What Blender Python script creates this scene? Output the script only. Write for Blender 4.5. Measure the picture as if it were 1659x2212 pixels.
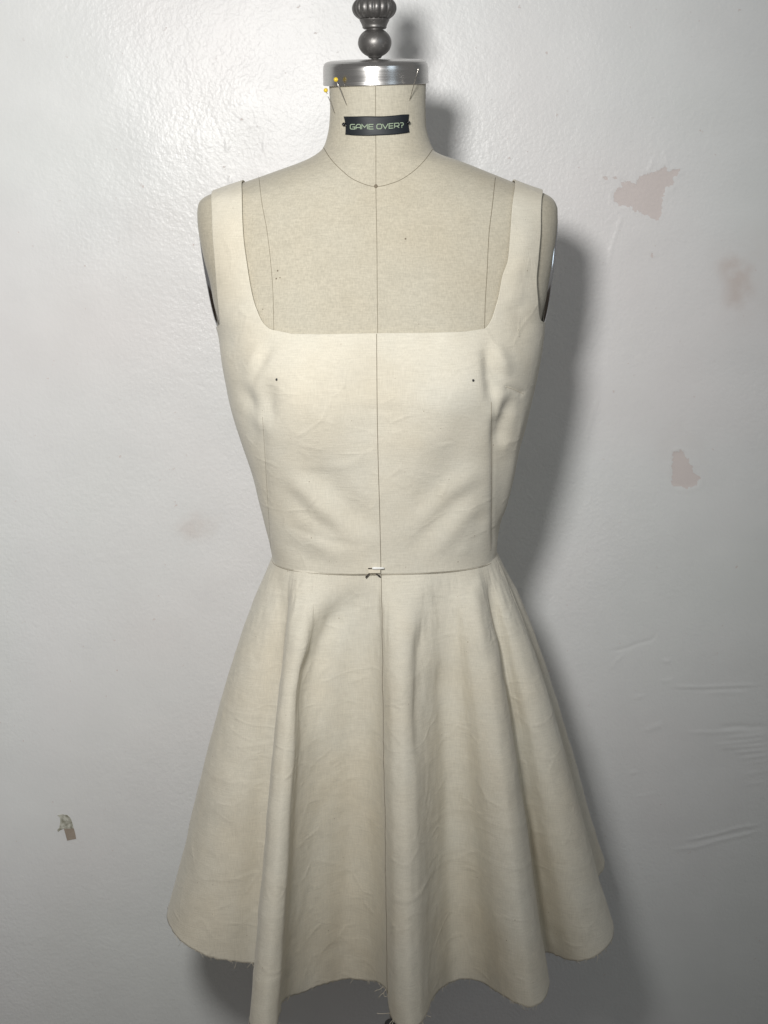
import bpy, math, random
import numpy as np
from mathutils import Matrix, Vector

for o in list(bpy.data.objects):
    bpy.data.objects.remove(o)
sc = bpy.context.scene
col = sc.collection
R = math.radians
rng = np.random.default_rng(7)
random.seed(7)

# ------------------------------------------------------------------ camera
IMW, IMH, FPX = 1659.0, 2212.0, 3319.0          # picture grid used for measuring
EYE = 1.35
CAM = np.array([0.0, -1.60, EYE])
cam_rot = Matrix.Rotation(R(-0.14), 3, 'Z') @ Matrix.Rotation(R(90 - 11.2), 3, 'X') @ Matrix.Rotation(R(-0.78), 3, 'Z')
cd = bpy.data.cameras.new('camera')
cd.sensor_fit = 'VERTICAL'
cd.sensor_height = 24.0
cd.lens = 24.0 * FPX / IMH
cd.clip_start, cd.clip_end = 0.05, 60
cam = bpy.data.objects.new('camera', cd)
col.objects.link(cam)
cam.matrix_world = Matrix.Translation(Vector(CAM)) @ cam_rot.to_4x4()
sc.camera = cam
RC = np.array(cam_rot)

# ------------------------------------------------------------------ light
W = bpy.data.worlds.new('World')
sc.world = W
W.use_nodes = True
bg = W.node_tree.nodes['Background']
bg.inputs[0].default_value = (1.0, 0.98, 0.95, 1)
bg.inputs[1].default_value = 0.2


def aim(o, target):
    o.rotation_euler = (Vector(target) - o.location).to_track_quat('-Z', 'Y').to_euler()


ld = bpy.data.lights.new('room_lamp', 'SPOT')
ld.energy = 85
ld.color = (1.0, 0.985, 0.955)
ld.spot_size, ld.spot_blend = R(88), 1.0
ld.shadow_soft_size = 0.085
lamp = bpy.data.objects.new('room_lamp', ld)
col.objects.link(lamp)
lamp.location = (-0.19, -1.35, 1.615)
aim(lamp, (-0.43, 0.31, 1.35))

wd = bpy.data.lights.new('window_light', 'AREA')
wd.shape = 'RECTANGLE'
wd.size, wd.size_y = 0.5, 0.9
wd.energy = 3.2
wd.color = (0.72, 0.87, 1.0)
win = bpy.data.objects.new('window_light', wd)
col.objects.link(win)
win.location = (1.3, -1.9, 1.9)
aim(win, (0.25, 0.3, 1.3))

vs = sc.view_settings
vs.view_transform = 'Standard'
vs.look = 'None'
vs.exposure = 0.0
vs.gamma = 1.0
vs.use_curve_mapping = False
sc.render.engine = 'CYCLES'

# ------------------------------------------------------------------ helpers
WALL_Y = 0.278


def ray(px, py):
    px = np.asarray(px, float); py = np.asarray(py, float)
    d = np.stack([(px - IMW / 2) / FPX, -(py - IMH / 2) / FPX, -np.ones_like(px)], -1)
    return d @ RC.T


def at(px, py, Y):                       # measured point on the vertical plane at depth Y
    d = ray(px, py)
    t = (np.asarray(Y) - CAM[1]) / d[..., 1]
    return CAM + d * t[..., None]


def at_z(px, py, Z):                     # measured point on the level plane at height Z
    d = ray(px, py)
    t = (np.asarray(Z) - CAM[2]) / d[..., 2]
    return CAM + d * t[..., None]


def pchip(x, xs, ys):
    xs = np.asarray(xs, float); ys = np.asarray(ys, float)
    if xs[0] > xs[-1]:
        xs, ys = xs[::-1], ys[::-1]
    h = np.diff(xs); d = np.diff(ys) / h
    m = np.zeros_like(ys)
    for i in range(1, len(xs) - 1):
        if d[i - 1] * d[i] > 0:
            w1, w2 = 2 * h[i] + h[i - 1], h[i] + 2 * h[i - 1]
            m[i] = (w1 + w2) / (w1 / d[i - 1] + w2 / d[i])
    m[0], m[-1] = d[0], d[-1]
    x = np.clip(x, xs[0], xs[-1])
    k = np.clip(np.searchsorted(xs, x) - 1, 0, len(xs) - 2)
    t = (x - xs[k]) / h[k]
    return ((1 + 2 * t) * (1 - t) ** 2 * ys[k] + t * (1 - t) ** 2 * h[k] * m[k]
            + t * t * (3 - 2 * t) * ys[k + 1] + t * t * (t - 1) * h[k] * m[k + 1])


def sstep(a, b, x):
    t = np.clip((x - a) / (b - a), 0, 1)
    return t * t * (3 - 2 * t)


def mesh_obj(name, v, f, mat, parent=None, smooth=True):
    me = bpy.data.meshes.new(name)
    v = np.asarray(v, float).reshape(-1, 3)
    if isinstance(f, np.ndarray):
        n = f.shape[1]
        me.vertices.add(len(v)); me.vertices.foreach_set('co', v.ravel())
        me.loops.add(f.size); me.loops.foreach_set('vertex_index', f.ravel().astype(np.int32))
        me.polygons.add(len(f)); me.polygons.foreach_set('loop_start', (np.arange(len(f)) * n).astype(np.int32))
        me.polygons.foreach_set('loop_total', np.full(len(f), n, np.int32))
        me.update(calc_edges=True)
    else:
        me.from_pydata([tuple(p) for p in v], [], f)
        me.update()
    me.validate()
    me.polygons.foreach_set('use_smooth', [smooth] * len(me.polygons))
    me.materials.append(mat)
    o = bpy.data.objects.new(name, me)
    col.objects.link(o)
    if parent:
        o.parent = parent
    return o


def grid_faces(nr, nc, wrap=False, off=0):
    c = nc if wrap else nc - 1
    i, j = np.meshgrid(np.arange(nr - 1), np.arange(c), indexing='ij')
    j2 = (j + 1) % nc
    return (np.stack([i * nc + j, i * nc + j2, (i + 1) * nc + j2, (i + 1) * nc + j], -1).reshape(-1, 4) + off)


def tube(pts, rad, n=8, taper=None):
    pts = np.asarray(pts, float)
    N = len(pts)
    tg = np.gradient(pts, axis=0)
    tg /= np.linalg.norm(tg, axis=1)[:, None] + 1e-12
    rad = np.full(N, rad) if np.isscalar(rad) else np.asarray(rad)
    ref = np.array([0.31, 0.17, 0.93]) if abs(tg[0] @ np.array([0.31, 0.17, 0.93])) < 0.9 else np.array([1.0, 0, 0])
    v = []
    a = np.arange(n) * 2 * math.pi / n
    for k in range(N):
        b1 = np.cross(tg[k], ref); b1 /= np.linalg.norm(b1)
        b2 = np.cross(tg[k], b1)
        ref = np.cross(b1, tg[k])
        v.append(pts[k] + rad[k] * (np.cos(a)[:, None] * b1 + np.sin(a)[:, None] * b2))
    v = np.concatenate(v)
    f = [tuple(q) for q in grid_faces(N, n, True)]
    f.append(tuple(range(n))[::-1]); f.append(tuple((N - 1) * n + i for i in range(n)))
    return v, f


def lathe(prof, n=64, flute=None):
    prof = np.asarray(prof, float)
    a = np.arange(n) * 2 * math.pi / n
    v = []
    for k, (r, z) in enumerate(prof):
        rr = np.full(n, r)
        if flute is not None:
            rr = rr * (1 + flute(k, z, a))
        v.append(np.stack([rr * np.cos(a), rr * np.sin(a), np.full(n, z)], -1))
    v = np.concatenate(v)
    f = [tuple(q) for q in grid_faces(len(prof), n, True)]
    f.append(tuple(range(n))[::-1]); f.append(tuple((len(prof) - 1) * n + i for i in range(n)))
    return v, f


def join(parts):
    v, f, o = [], [], 0
    for pv, pf in parts:
        v.append(np.asarray(pv).reshape(-1, 3))
        f += [tuple(int(i) + o for i in q) for q in pf]
        o += len(v[-1])
    return np.concatenate(v), f


def sphere(c, r, n=16, sq=(1, 1, 1)):
    th = np.linspace(0.02, math.pi - 0.02, n // 2 + 1)
    v, f = lathe([(math.sin(t), -math.cos(t)) for t in th], n)
    return v * r * np.array(sq) + np.asarray(c), f


def empty(name, loc, label, cat, group=None):
    o = bpy.data.objects.new(name, None)
    o.empty_display_size = 0.05
    col.objects.link(o)
    o.location = loc
    tag(o, label, cat, group)
    return o


def tag(o, label=None, cat=None, group=None, kind=None):
    for k, val in (('label', label), ('category', cat), ('group', group), ('kind', kind)):
        if val:
            o[k] = val
    return o


def adopt(child, parent):
    """parent a mesh made in world coordinates under an Empty placed elsewhere"""
    child.parent = parent
    child.matrix_parent_inverse = Matrix.Translation(-parent.location)
    return child


def dist_poly(x, z, pts):
    """distance from points to a polyline, and the running fraction along it"""
    best = np.full(x.shape, 1e9); frac = np.zeros(x.shape)
    L = np.concatenate([[0], np.cumsum(np.linalg.norm(np.diff(pts, axis=0), axis=1))])
    for k in range(len(pts) - 1):
        a, b = pts[k], pts[k + 1]
        ab = b - a
        t = np.clip(((x - a[0]) * ab[0] + (z - a[1]) * ab[1]) / (ab @ ab), 0, 1)
        d = np.hypot(x - a[0] - t * ab[0], z - a[1] - t * ab[1])
        m = d < best
        best = np.where(m, d, best)
        frac = np.where(m, (L[k] + t * (L[k + 1] - L[k])) / L[-1], frac)
    return best, frac


def inside(x, z, poly):
    r = np.zeros(x.shape, bool)
    n = len(poly)
    for i in range(n):
        a, b = poly[i], poly[(i + 1) % n]
        c = ((a[1] > z) != (b[1] > z)) & (x < (b[0] - a[0]) * (z - a[1]) / (b[1] - a[1] + 1e-12) + a[0])
        r ^= c
    return r


def vnoise(x, z, scale, seed=0):
    """smooth value noise, vectorised"""
    r = np.random.default_rng(seed)
    T = r.random((64, 64))
    u, w = x * scale + 100, z * scale + 100
    i, j = np.floor(u).astype(int), np.floor(w).astype(int)
    fu, fw = u - i, w - j
    fu = fu * fu * (3 - 2 * fu); fw = fw * fw * (3 - 2 * fw)
    g = lambda a, b: T[a % 64, b % 64]
    return ((g(i, j) * (1 - fu) + g(i + 1, j) * fu) * (1 - fw) + (g(i, j + 1) * (1 - fu) + g(i + 1, j + 1) * fu) * fw) * 2 - 1


# ------------------------------------------------------------------ materials
class NT:
    def __init__(s, name):
        s.m = bpy.data.materials.new(name)
        s.m.use_nodes = True
        s.t = s.m.node_tree
        s.b = s.t.nodes['Principled BSDF']

    def n(s, typ, **kw):
        nd = s.t.nodes.new(typ)
        for k, v in kw.items():
            if k.startswith('_'):
                setattr(nd, k[1:], v)
            else:
                key = int(k[1:]) if k[0] == 'i' and k[1:].isdigit() else k.replace('__', ' ')
                nd.inputs[key].default_value = v
        return nd

    def l(s, a, b):
        s.t.links.new(a, b)

    def coords(s, scale=(1, 1, 1), rot=(0, 0, 0)):
        tc = s.n('ShaderNodeTexCoord')
        mp = s.n('ShaderNodeMapping')
        mp.inputs['Scale'].default_value = scale
        mp.inputs['Rotation'].default_value = rot
        s.l(tc.outputs['Object'], mp.inputs['Vector'])
        return mp.outputs[0]

    def noise(s, scale, detail=2, rough=0.5, co=None, dist=0.0):
        nd = s.n('ShaderNodeTexNoise')
        nd.inputs['Scale'].default_value = scale
        nd.inputs['Detail'].default_value = detail
        nd.inputs['Roughness'].default_value = rough
        nd.inputs['Distortion'].default_value = dist
        s.l(co if co is not None else s.coords(), nd.inputs['Vector'])
        return nd.outputs['Fac']

    def ramp(s, fac, stops):
        nd = s.n('ShaderNodeValToRGB')
        e = nd.color_ramp.elements
        while len(e) < len(stops):
            e.new(0.5)
        for el, (p, c) in zip(e, stops):
            el.position = p
            el.color = tuple(c) + (1,) if len(c) == 3 else c
        s.l(fac, nd.inputs[0])
        return nd.outputs[0]

    def math(s, op, a, b=None):
        nd = s.n('ShaderNodeMath', _operation=op)
        for i, v in enumerate((a, b)):
            if v is None:
                continue
            if isinstance(v, (int, float)):
                nd.inputs[i].default_value = v
            else:
                s.l(v, nd.inputs[i])
        return nd.outputs[0]

    def mix(s, fac, a, b, mode='MIX'):
        nd = s.n('ShaderNodeMix', _data_type='RGBA', _blend_type=mode)
        for i, v in ((0, fac), (6, a), (7, b)):
            if isinstance(v, (int, float)):
                nd.inputs[i].default_value = v
            elif isinstance(v, tuple):
                nd.inputs[i].default_value = v + (1,) if len(v) == 3 else v
            else:
                s.l(v, nd.inputs[i])
        return nd.outputs[2]

    def bump(s, h, strength, dist, prev=None):
        nd = s.n('ShaderNodeBump')
        nd.inputs['Strength'].default_value = strength
        nd.inputs['Distance'].default_value = dist
        s.l(h, nd.inputs['Height'])
        if prev is not None:
            s.l(prev, nd.inputs['Normal'])
        return nd.outputs[0]

    def fin(s, color=None, rough=None, normal=None, metallic=None, **kw):
        for k, v in (('Base Color', color), ('Roughness', rough), ('Normal', normal), ('Metallic', metallic)):
            if v is None:
                continue
            if isinstance(v, (int, float)):
                s.b.inputs[k].default_value = v
            elif isinstance(v, tuple):
                s.b.inputs[k].default_value = v + (1,)
            else:
                s.l(v, s.b.inputs[k])
        for k, v in kw.items():
            s.b.inputs[k.replace('__', ' ')].default_value = v
        return s.m


def plain(name, c, rough=0.5, metallic=0.0):
    t = NT(name)
    nz = t.noise(60, 3)
    return t.fin(t.mix(nz, tuple(x * 0.85 for x in c), tuple(min(1, x * 1.12) for x in c)), rough, None, metallic)


def weave(name, base, slub, spec=True, tint=0.05, scale=1.0, run=90, crumple=0.0):
    """plain-woven cloth: fine warp/weft, slubs, seed specks, slight creasing"""
    t = NT(name)
    warp = t.noise(1.0, 2, 0.6, t.coords((1300 * scale, 1300 * scale, run)))
    weft = t.noise(1.0, 2, 0.6, t.coords((run, run, 1300 * scale)))
    w = t.math('ADD', warp, weft)
    c = t.mix(t.ramp(t.math('MULTIPLY', w, 0.5), [(0.36, (0, 0, 0)), (0.64, (1, 1, 1))]),
              tuple(x * (1 - slub) for x in base), tuple(min(1, x * (1 + slub * 0.8)) for x in base))
    big = t.noise(9, 3, 0.6)
    c = t.mix(t.ramp(big, [(0.3, (0, 0, 0)), (0.7, (1, 1, 1))]), c,
              t.mix(1.0, c, (1 - tint * 0.3, 1 - tint, 1 - tint * 2.0), 'MULTIPLY'))
    mott = t.noise(45, 4, 0.65)
    c = t.mix(1.0, c, t.ramp(mott, [(0.25, (0.955, 0.955, 0.95)), (0.75, (1.02, 1.02, 1.02))]), 'MULTIPLY')
    if spec:
        v = t.n('ShaderNodeTexVoronoi', _feature='F1')
        v.inputs['Scale'].default_value = 115
        t.l(t.coords(), v.inputs['Vector'])
        sel = t.n('ShaderNodeSeparateColor')
        t.l(v.outputs['Color'], sel.inputs[0])
        rad = t.math('MULTIPLY', t.math('MAXIMUM', t.math('SUBTRACT', sel.outputs[0], 0.62), 0.0), 0.19)
        dot = t.math('LESS_THAN', v.outputs['Distance'], rad)
        c = t.mix(t.math('MULTIPLY', dot, 0.62), c, (0.16, 0.10, 0.05))
    nrm = t.bump(w, 0.35, 0.0006)
    cr = t.n('ShaderNodeTexNoise', _noise_type='RIDGED_MULTIFRACTAL') if hasattr(bpy.types.ShaderNodeTexNoise, 'noise_type') else t.n('ShaderNodeTexNoise')
    cr.inputs['Scale'].default_value = 11
    cr.inputs['Detail'].default_value = 3
    cr.inputs['Roughness'].default_value = 0.35
    t.l(t.coords((0.7, 0.7, 1.3)), cr.inputs['Vector'])
    nrm = t.bump(cr.outputs[0], 0.10, 0.004, nrm)
    nrm = t.bump(t.noise(26, 3, 0.55, None, 0.4), 0.14, 0.004, nrm)
    if crumple:
        # pressed-in creases: warped cell borders, broken up so that only stretches of them show
        wob = t.n('ShaderNodeTexNoise')
        wob.inputs['Scale'].default_value = 7
        t.l(t.coords(), wob.inputs['Vector'])
        add = t.n('ShaderNodeVectorMath', _operation='MULTIPLY_ADD')
        t.l(wob.outputs['Color'], add.inputs[0])
        add.inputs[1].default_value = (0.10, 0.10, 0.10)
        t.l(t.coords((1, 1, 1.5)), add.inputs[2])
        for sc_, k_ in ((9, 0.65), (21, 0.8)):
            vor = t.n('ShaderNodeTexVoronoi', _feature='DISTANCE_TO_EDGE')
            vor.inputs['Scale'].default_value = sc_
            t.l(add.outputs[0], vor.inputs['Vector'])
            ln = t.ramp(vor.outputs['Distance'], [(0.0, (1, 1, 1)), (0.035 * sc_ / 9, (0, 0, 0))])
            br = t.ramp(t.noise(11 + sc_, 2), [(0.48, (0, 0, 0)), (0.66, (1, 1, 1))])
            nrm = t.bump(t.math('MULTIPLY', ln, br), crumple * k_, 0.0022, nrm)
    return t.fin(c, 0.88, nrm, Sheen__Weight=0.15, Specular__IOR__Level=0.2)


M = {}
M['muslin'] = weave('muslin', (0.695, 0.665, 0.575), 0.085, crumple=0.22)
M['linen'] = weave('linen', (0.52, 0.488, 0.402), 0.12, spec=False, tint=0.04, scale=0.62, run=150)
M['thread_dark'] = plain('dark seam thread', (0.20, 0.165, 0.12), 0.9)
M['thread_seam'] = plain('shaded seam thread', (0.30, 0.26, 0.195), 0.9)
M['thread_linen'] = plain('linen seam shadow', (0.20, 0.17, 0.12), 0.9)
M['thread_pale'] = plain('pale cotton thread', (0.72, 0.66, 0.54), 0.9)
M['black_head'] = plain('black bead', (0.008, 0.008, 0.009), 0.18)
M['yellow_head'] = plain('yellow bead', (0.78, 0.56, 0.04), 0.28)
M['white_plastic'] = plain('white plastic', (0.86, 0.86, 0.84), 0.35)
M['needle_steel'] = plain('needle steel', (0.55, 0.52, 0.48), 0.3, 1.0)
M['dark_wire'] = plain('dark wire', (0.025, 0.02, 0.02), 0.45)
M['ink'] = plain('pencil mark', (0.03, 0.03, 0.03), 0.8)
M['letters'] = plain('pale green thread', (0.33, 0.41, 0.29), 0.8)

t = NT('black satin ribbon')
w = t.noise(1.0, 2, 0.6, t.coords((300, 300, 2600)))
M['ribbon'] = t.fin(t.mix(w, (0.004, 0.006, 0.009), (0.012, 0.016, 0.022)), 0.55, t.bump(w, 0.2, 0.0003))

t = NT('brushed steel')
b = t.noise(1.0, 3, 0.6, t.coords((8, 8, 900)))
st = t.noise(90, 5, 0.7)
c = t.mix(t.ramp(st, [(0.66, (0, 0, 0)), (0.74, (1, 1, 1))]), (0.56, 0.55, 0.54), (0.16, 0.12, 0.09))
M['steel'] = t.fin(c, t.ramp(b, [(0.3, (0.2,) * 3), (0.7, (0.32,) * 3)]), t.bump(b, 0.06, 0.0004), 1.0)

t = NT('chrome plate')
M['chrome'] = t.fin((0.62, 0.62, 0.63), t.ramp(t.noise(30, 3), [(0.3, (0.08,) * 3), (0.7, (0.2,) * 3)]), None, 1.0)

t = NT('pewter paint')
p = t.noise(160, 4, 0.7)
g = t.noise(24, 3, 0.6)
c = t.mix(g, (0.125, 0.12, 0.117), (0.215, 0.207, 0.20))
M['pewter'] = t.fin(t.mix(t.ramp(p, [(0.55, (0, 0, 0)), (0.75, (1, 1, 1))]), c, (0.34, 0.33, 0.32)), 0.43, t.bump(p, 0.4, 0.0007), 0.75)

t = NT('black enamel')
M['enamel'] = t.fin((0.02, 0.02, 0.022), 0.35, t.bump(t.noise(80, 3), 0.1, 0.0005))

t = NT('clear yellowed tape')
f = t.noise(130, 4, 0.6)
M['tape'] = t.fin(t.mix(t.ramp(f, [(0.38, (0, 0, 0)), (0.6, (1, 1, 1))]), (0.27, 0.265, 0.21), (0.60, 0.60, 0.53)), 0.3, t.bump(f, 0.4, 0.001))
t = NT('tape backing')
f = t.noise(90, 4, 0.6)
M['tape_brown'] = t.fin(t.mix(f, (0.25, 0.205, 0.165), (0.46, 0.395, 0.33)), 0.4, t.bump(f, 0.4, 0.001))

t = NT('old gloss wall paint')
peel = t.n('ShaderNodeAttribute', _attribute_name='peel').outputs['Fac']
soft = t.n('ShaderNodeAttribute', _attribute_name='wear').outputs['Fac']
co = t.coords()
rag = t.math('MULTIPLY', t.math('SUBTRACT', t.noise(120, 4, 0.65, co), 0.5), 2.3)
pm = t.ramp(t.math('ADD', peel, rag), [(0.47, (0, 0, 0)), (0.53, (1, 1, 1))])
sm = t.math('MULTIPLY', soft, t.ramp(t.noise(42, 4, 0.6, co), [(0.3, (0.25,) * 3), (0.6, (1, 1, 1))]))
tintn = t.noise(2.6, 2, 0.5, co)
base = t.ramp(tintn, [(0.3, (0.735, 0.755, 0.745)), (0.5, (0.745, 0.75, 0.75)), (0.7, (0.765, 0.745, 0.745))])
base = t.mix(1.0, base, t.ramp(t.noise(14, 4, 0.6, co), [(0.3, (0.975,) * 3), (0.7, (1.015,) * 3)]), 'MULTIPLY')
c = t.mix(t.math('MULTIPLY', sm, 0.85), base, (0.60, 0.52, 0.48))
c = t.mix(t.math('MULTIPLY', pm, 0.75), c, (0.655, 0.575, 0.55))
fl = t.n('ShaderNodeTexVoronoi')
fl.inputs['Scale'].default_value = 9
t.l(co, fl.inputs['Vector'])
sepc = t.n('ShaderNodeSeparateColor'); t.l(fl.outputs['Color'], sepc.inputs[0])
rr = t.math('MULTIPLY', t.math('MAXIMUM', t.math('SUBTRACT', sepc.outputs[0], 0.9), 0.0), 0.10)
c = t.mix(t.math('MULTIPLY', t.math('LESS_THAN', fl.outputs['Distance'], rr), 0.6), c, (0.2, 0.16, 0.12))
amp = t.ramp(t.noise(3.4, 2, 0.5, co), [(0.34, (0.22,) * 3), (0.62, (1, 1, 1))])
op = t.noise(240, 2, 0.5, co)
op2 = t.noise(110, 2, 0.5, co)
hgt = t.math('MULTIPLY', t.math('ADD', op, t.math('MULTIPLY', op2, 0.8)), amp)
nrm = t.bump(t.math('MULTIPLY', pm, -1.0), 0.35, 0.0012)
nrm = t.bump(hgt, 0.30, 0.0019, nrm)
nrm = t.bump(t.noise(7, 3, 0.5, co), 0.10, 0.02, nrm)
rough = t.mix(pm, t.ramp(t.noise(5, 2, 0.5, co), [(0.3, (0.32,) * 3), (0.7, (0.42,) * 3)]), (0.8, 0.8, 0.8))
M['wall'] = t.fin(c, rough, nrm, Specular__IOR__Level=0.31)

t = NT('dark floor boards')
fw = t.noise(1.0, 4, 0.6, t.coords((40, 3, 1)))
M['floor'] = t.fin(t.mix(fw, (0.09, 0.065, 0.045), (0.17, 0.125, 0.085)), 0.5, t.bump(fw, 0.1, 0.002))

# ------------------------------------------------------------------ wall
Z8 = lambda zx, zy: ((2000 + zx / 1.5797) / 1.6932, (500 + zy / 1.5797) / 1.6932)
Z5 = lambda zx, zy: ((2200 + zx / 2.2118) / 1.6932, (2300 + zy / 2.2118) / 1.6932)


def wall_xz(pts, conv=None):
    p = np.array([conv(*q) if conv else q for q in pts], float)
    w3 = at(p[:, 0], p[:, 1], WALL_Y)
    return w3[:, [0, 2]]


xs = np.concatenate([np.linspace(-2.6, -0.62, 24)[:-1], np.linspace(-0.62, 0.62, 560), np.linspace(0.62, 2.6, 24)[1:]])
zs = np.concatenate([np.linspace(0.0, 0.42, 10)[:-1], np.linspace(0.42, 1.72, 590), np.linspace(1.72, 2.6, 14)[1:]])
gx, gz = np.meshgrid(xs, zs)
peel_a = np.zeros(gx.shape); wear_a = np.zeros(gx.shape); disp = np.zeros(gx.shape)
hard = [
    ([(372, 235), (430, 245), (512, 268), (540, 225), (630, 210), (680, 172), (700, 195), (765, 195), (720, 240), (735, 270),
      (690, 300), (665, 350), (660, 425), (640, 475), (590, 455), (500, 415), (460, 400), (415, 408), (388, 372), (380, 330),
      (430, 290), (420, 258)], 0.55),
    ([(722, 1830), (770, 1815), (800, 1830), (830, 1900), (860, 1940), (885, 1975), (875, 2010), (800, 2035), (745, 2022), (715, 2005),
      (720, 1900)], 0.50),
    ([(335, 232), (360, 235), (358, 245), (338, 243)], 0.3), ([(596, 676), (612, 672), (618, 690), (600, 694)], 0.3),
]
for pts, a in hard:
    P = wall_xz(pts, Z8)
    m = (gx > P[:, 0].min() - 0.03) & (gx < P[:, 0].max() + 0.03) & (gz > P[:, 1].min() - 0.03) & (gz < P[:, 1].max() + 0.03)
    d, _ = dist_poly(gx[m], gz[m], np.vstack([P, P[:1]]))
    sd = np.where(inside(gx[m], gz[m], P), d, -d)
    peel_a[m] = np.maximum(peel_a[m], np.clip(0.5 + sd * 130, 0, 1.6))
    disp[m] += 0.0004 * sstep(-0.002, 0.004, sd) - 0.00025 * np.exp(-((sd + 0.003) / 0.0025) ** 2) * (vnoise(gx[m], gz[m], 120, 3) > -0.1)
softs = [([(1040, 700), (1100, 680), (1185, 750), (1180, 830), (1195, 900), (1160, 965), (1090, 985), (1040, 980), (1035, 850), (995, 740)], Z8, 0.8, 0.014),
         ([(1000, 650), (1278, 560), (1278, 1000), (1180, 1000)], Z8, 0.22, 0.03),
         ([(640, 1720), (760, 1640), (900, 1760), (930, 1960), (800, 2060), (640, 1900)], Z8, 0.10, 0.01),
         ([(380, 1140), (420, 1110), (470, 1120), (450, 1160), (400, 1170)], None, 0.42, 0.012),
         ([(1560, 570), (1659, 560), (1659, 700), (1580, 680)], None, 0.2, 0.03),
         ([(300, 400), (430, 430), (400, 520), (280, 500)], None, 0.10, 0.03)]
for pts, cv, a, wdt in softs:
    P = wall_xz(pts, cv)
    d, _ = dist_poly(gx, gz, np.vstack([P, P[:1]]))
    sd = np.where(inside(gx, gz, P), d, -d)
    wear_a = np.maximum(wear_a, a * sstep(-wdt, wdt, sd))
ridges = [  # trowel and brush ridges in the plaster: points, height (m), half width (m)
    ([(540, 470), (800, 475), (1050, 462), (1300, 455)], 0.0010, 0.0030), ([(540, 490), (820, 492), (1290, 470)], -0.0006, 0.0030),
    ([(820, 540), (880, 520), (1180, 515)], 0.0005, 0.003), ([(690, 835), (900, 838), (1150, 825)], 0.0008, 0.003),
    ([(940, 800), (1120, 785), (1215, 795), (1347, 785)], -0.0011, 0.0045), ([(1000, 880), (1180, 870), (1347, 850)], 0.0009, 0.003),
    ([(900, 940), (1120, 920), (1347, 890)], 0.0009, 0.003), ([(940, 965), (1200, 950), (1347, 935)], 0.0011, 0.003),
    ([(1060, 1000), (1200, 990), (1347, 975)], 0.0011, 0.003), ([(1120, 1050), (1347, 1020)], 0.0009, 0.003),
    ([(1150, 1090), (1347, 1065)], 0.0005, 0.003), ([(1140, 1180), (1347, 1150)], 0.0005, 0.003), ([(1160, 1255), (1347, 1235)], 0.0005, 0.003),
    ([(650, 1725), (900, 1670), (1100, 1610), (1310, 1580)], 0.0010, 0.0032), ([(550, 1790), (760, 1770), (950, 1715), (1290, 1635)], 0.0010, 0.0032),
    ([(640, 1740), (900, 1690), (1290, 1610)], -0.0006, 0.003),
    ([(50, 185), (200, 160), (270, 130), (410, 90), (460, 20)], -0.0010, 0.0028), ([(70, 340), (110, 270), (190, 200)], 0.0006, 0.003),
    ([(490, 265), (560, 262)], 0.0009, 0.004), ([(490, 425), (570, 420)], 0.0008, 0.003), ([(250, 1360), (500, 1330)], 0.0003, 0.004),
    ([(270, 560), (340, 548)], 0.0009, 0.003), ([(340, 830), (500, 770)], 0.0007, 0.006), ([(230, 1170), (290, 1160)], 0.0008, 0.004),
]
ridges = [(wall_xz(p, Z5), h, w_) for p, h, w_ in ridges]
ridges += [(wall_xz(p, Z8), h, w_) for p, h, w_ in [
    ([(360, 740), (375, 640), (440, 440)], 0.0008, 0.0028), ([(220, 1815), (240, 1700), (300, 1480)], 0.0006, 0.003),
    ([(590, 200), (620, 120)], 0.0007, 0.003), ([(700, 170), (680, 70)], 0.0007, 0.003), ([(190, 1200), (270, 1000)], 0.0006, 0.006)]]
ridges += [(wall_xz(p), h, w_) for p, h, w_ in [([(490, 300), (492, 330)], 0.001, 0.002), ([(497, 380), (498, 397)], 0.001, 0.002),
                                                ([(570, 300), (572, 330)], 0.0008, 0.002), ([(370, 1160), (400, 1130), (430, 1120)], 0.0004, 0.003)]]
for P, h, w_ in ridges:
    m = (gx > P[:, 0].min() - 0.02) & (gx < P[:, 0].max() + 0.02) & (gz > P[:, 1].min() - 0.02) & (gz < P[:, 1].max() + 0.02)
    if not m.any():
        continue
    d, fr = dist_poly(gx[m], gz[m], P)
    disp[m] -= 0.75 * h * np.exp(-(d / (w_ * 0.62)) ** 2) * np.clip(np.minimum(fr, 1 - fr) * 6, 0.12, 1)
disp += 0.0012 * vnoise(gx, gz, 6, 11) + 0.0005 * vnoise(gx, gz, 19, 12)
V = np.stack([gx, WALL_Y + disp, gz], -1).reshape(-1, 3)
wall = mesh_obj('wall', V, grid_faces(len(zs), len(xs)), M['wall'])
for nm, arr in (('peel', peel_a), ('wear', wear_a)):
    at_ = wall.data.attributes.new(nm, 'FLOAT', 'POINT')
    at_.data.foreach_set('value', arr.ravel().astype(np.float32))
tag(wall, 'white glossy painted plaster wall with pinkish peeled patches', 'wall', None, 'structure')

fx = np.array([[-2.6, -3.0, 0], [2.6, -3.0, 0], [2.6, WALL_Y + 0.05, 0], [-2.6, WALL_Y + 0.05, 0]])
floor = mesh_obj('floor', fx - np.array([0, 0, 0.002]), [(0, 1, 2, 3)], M['floor'], None, False)
tag(floor, 'dark wooden floor below the wall', 'floor', None, 'structure')

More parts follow.
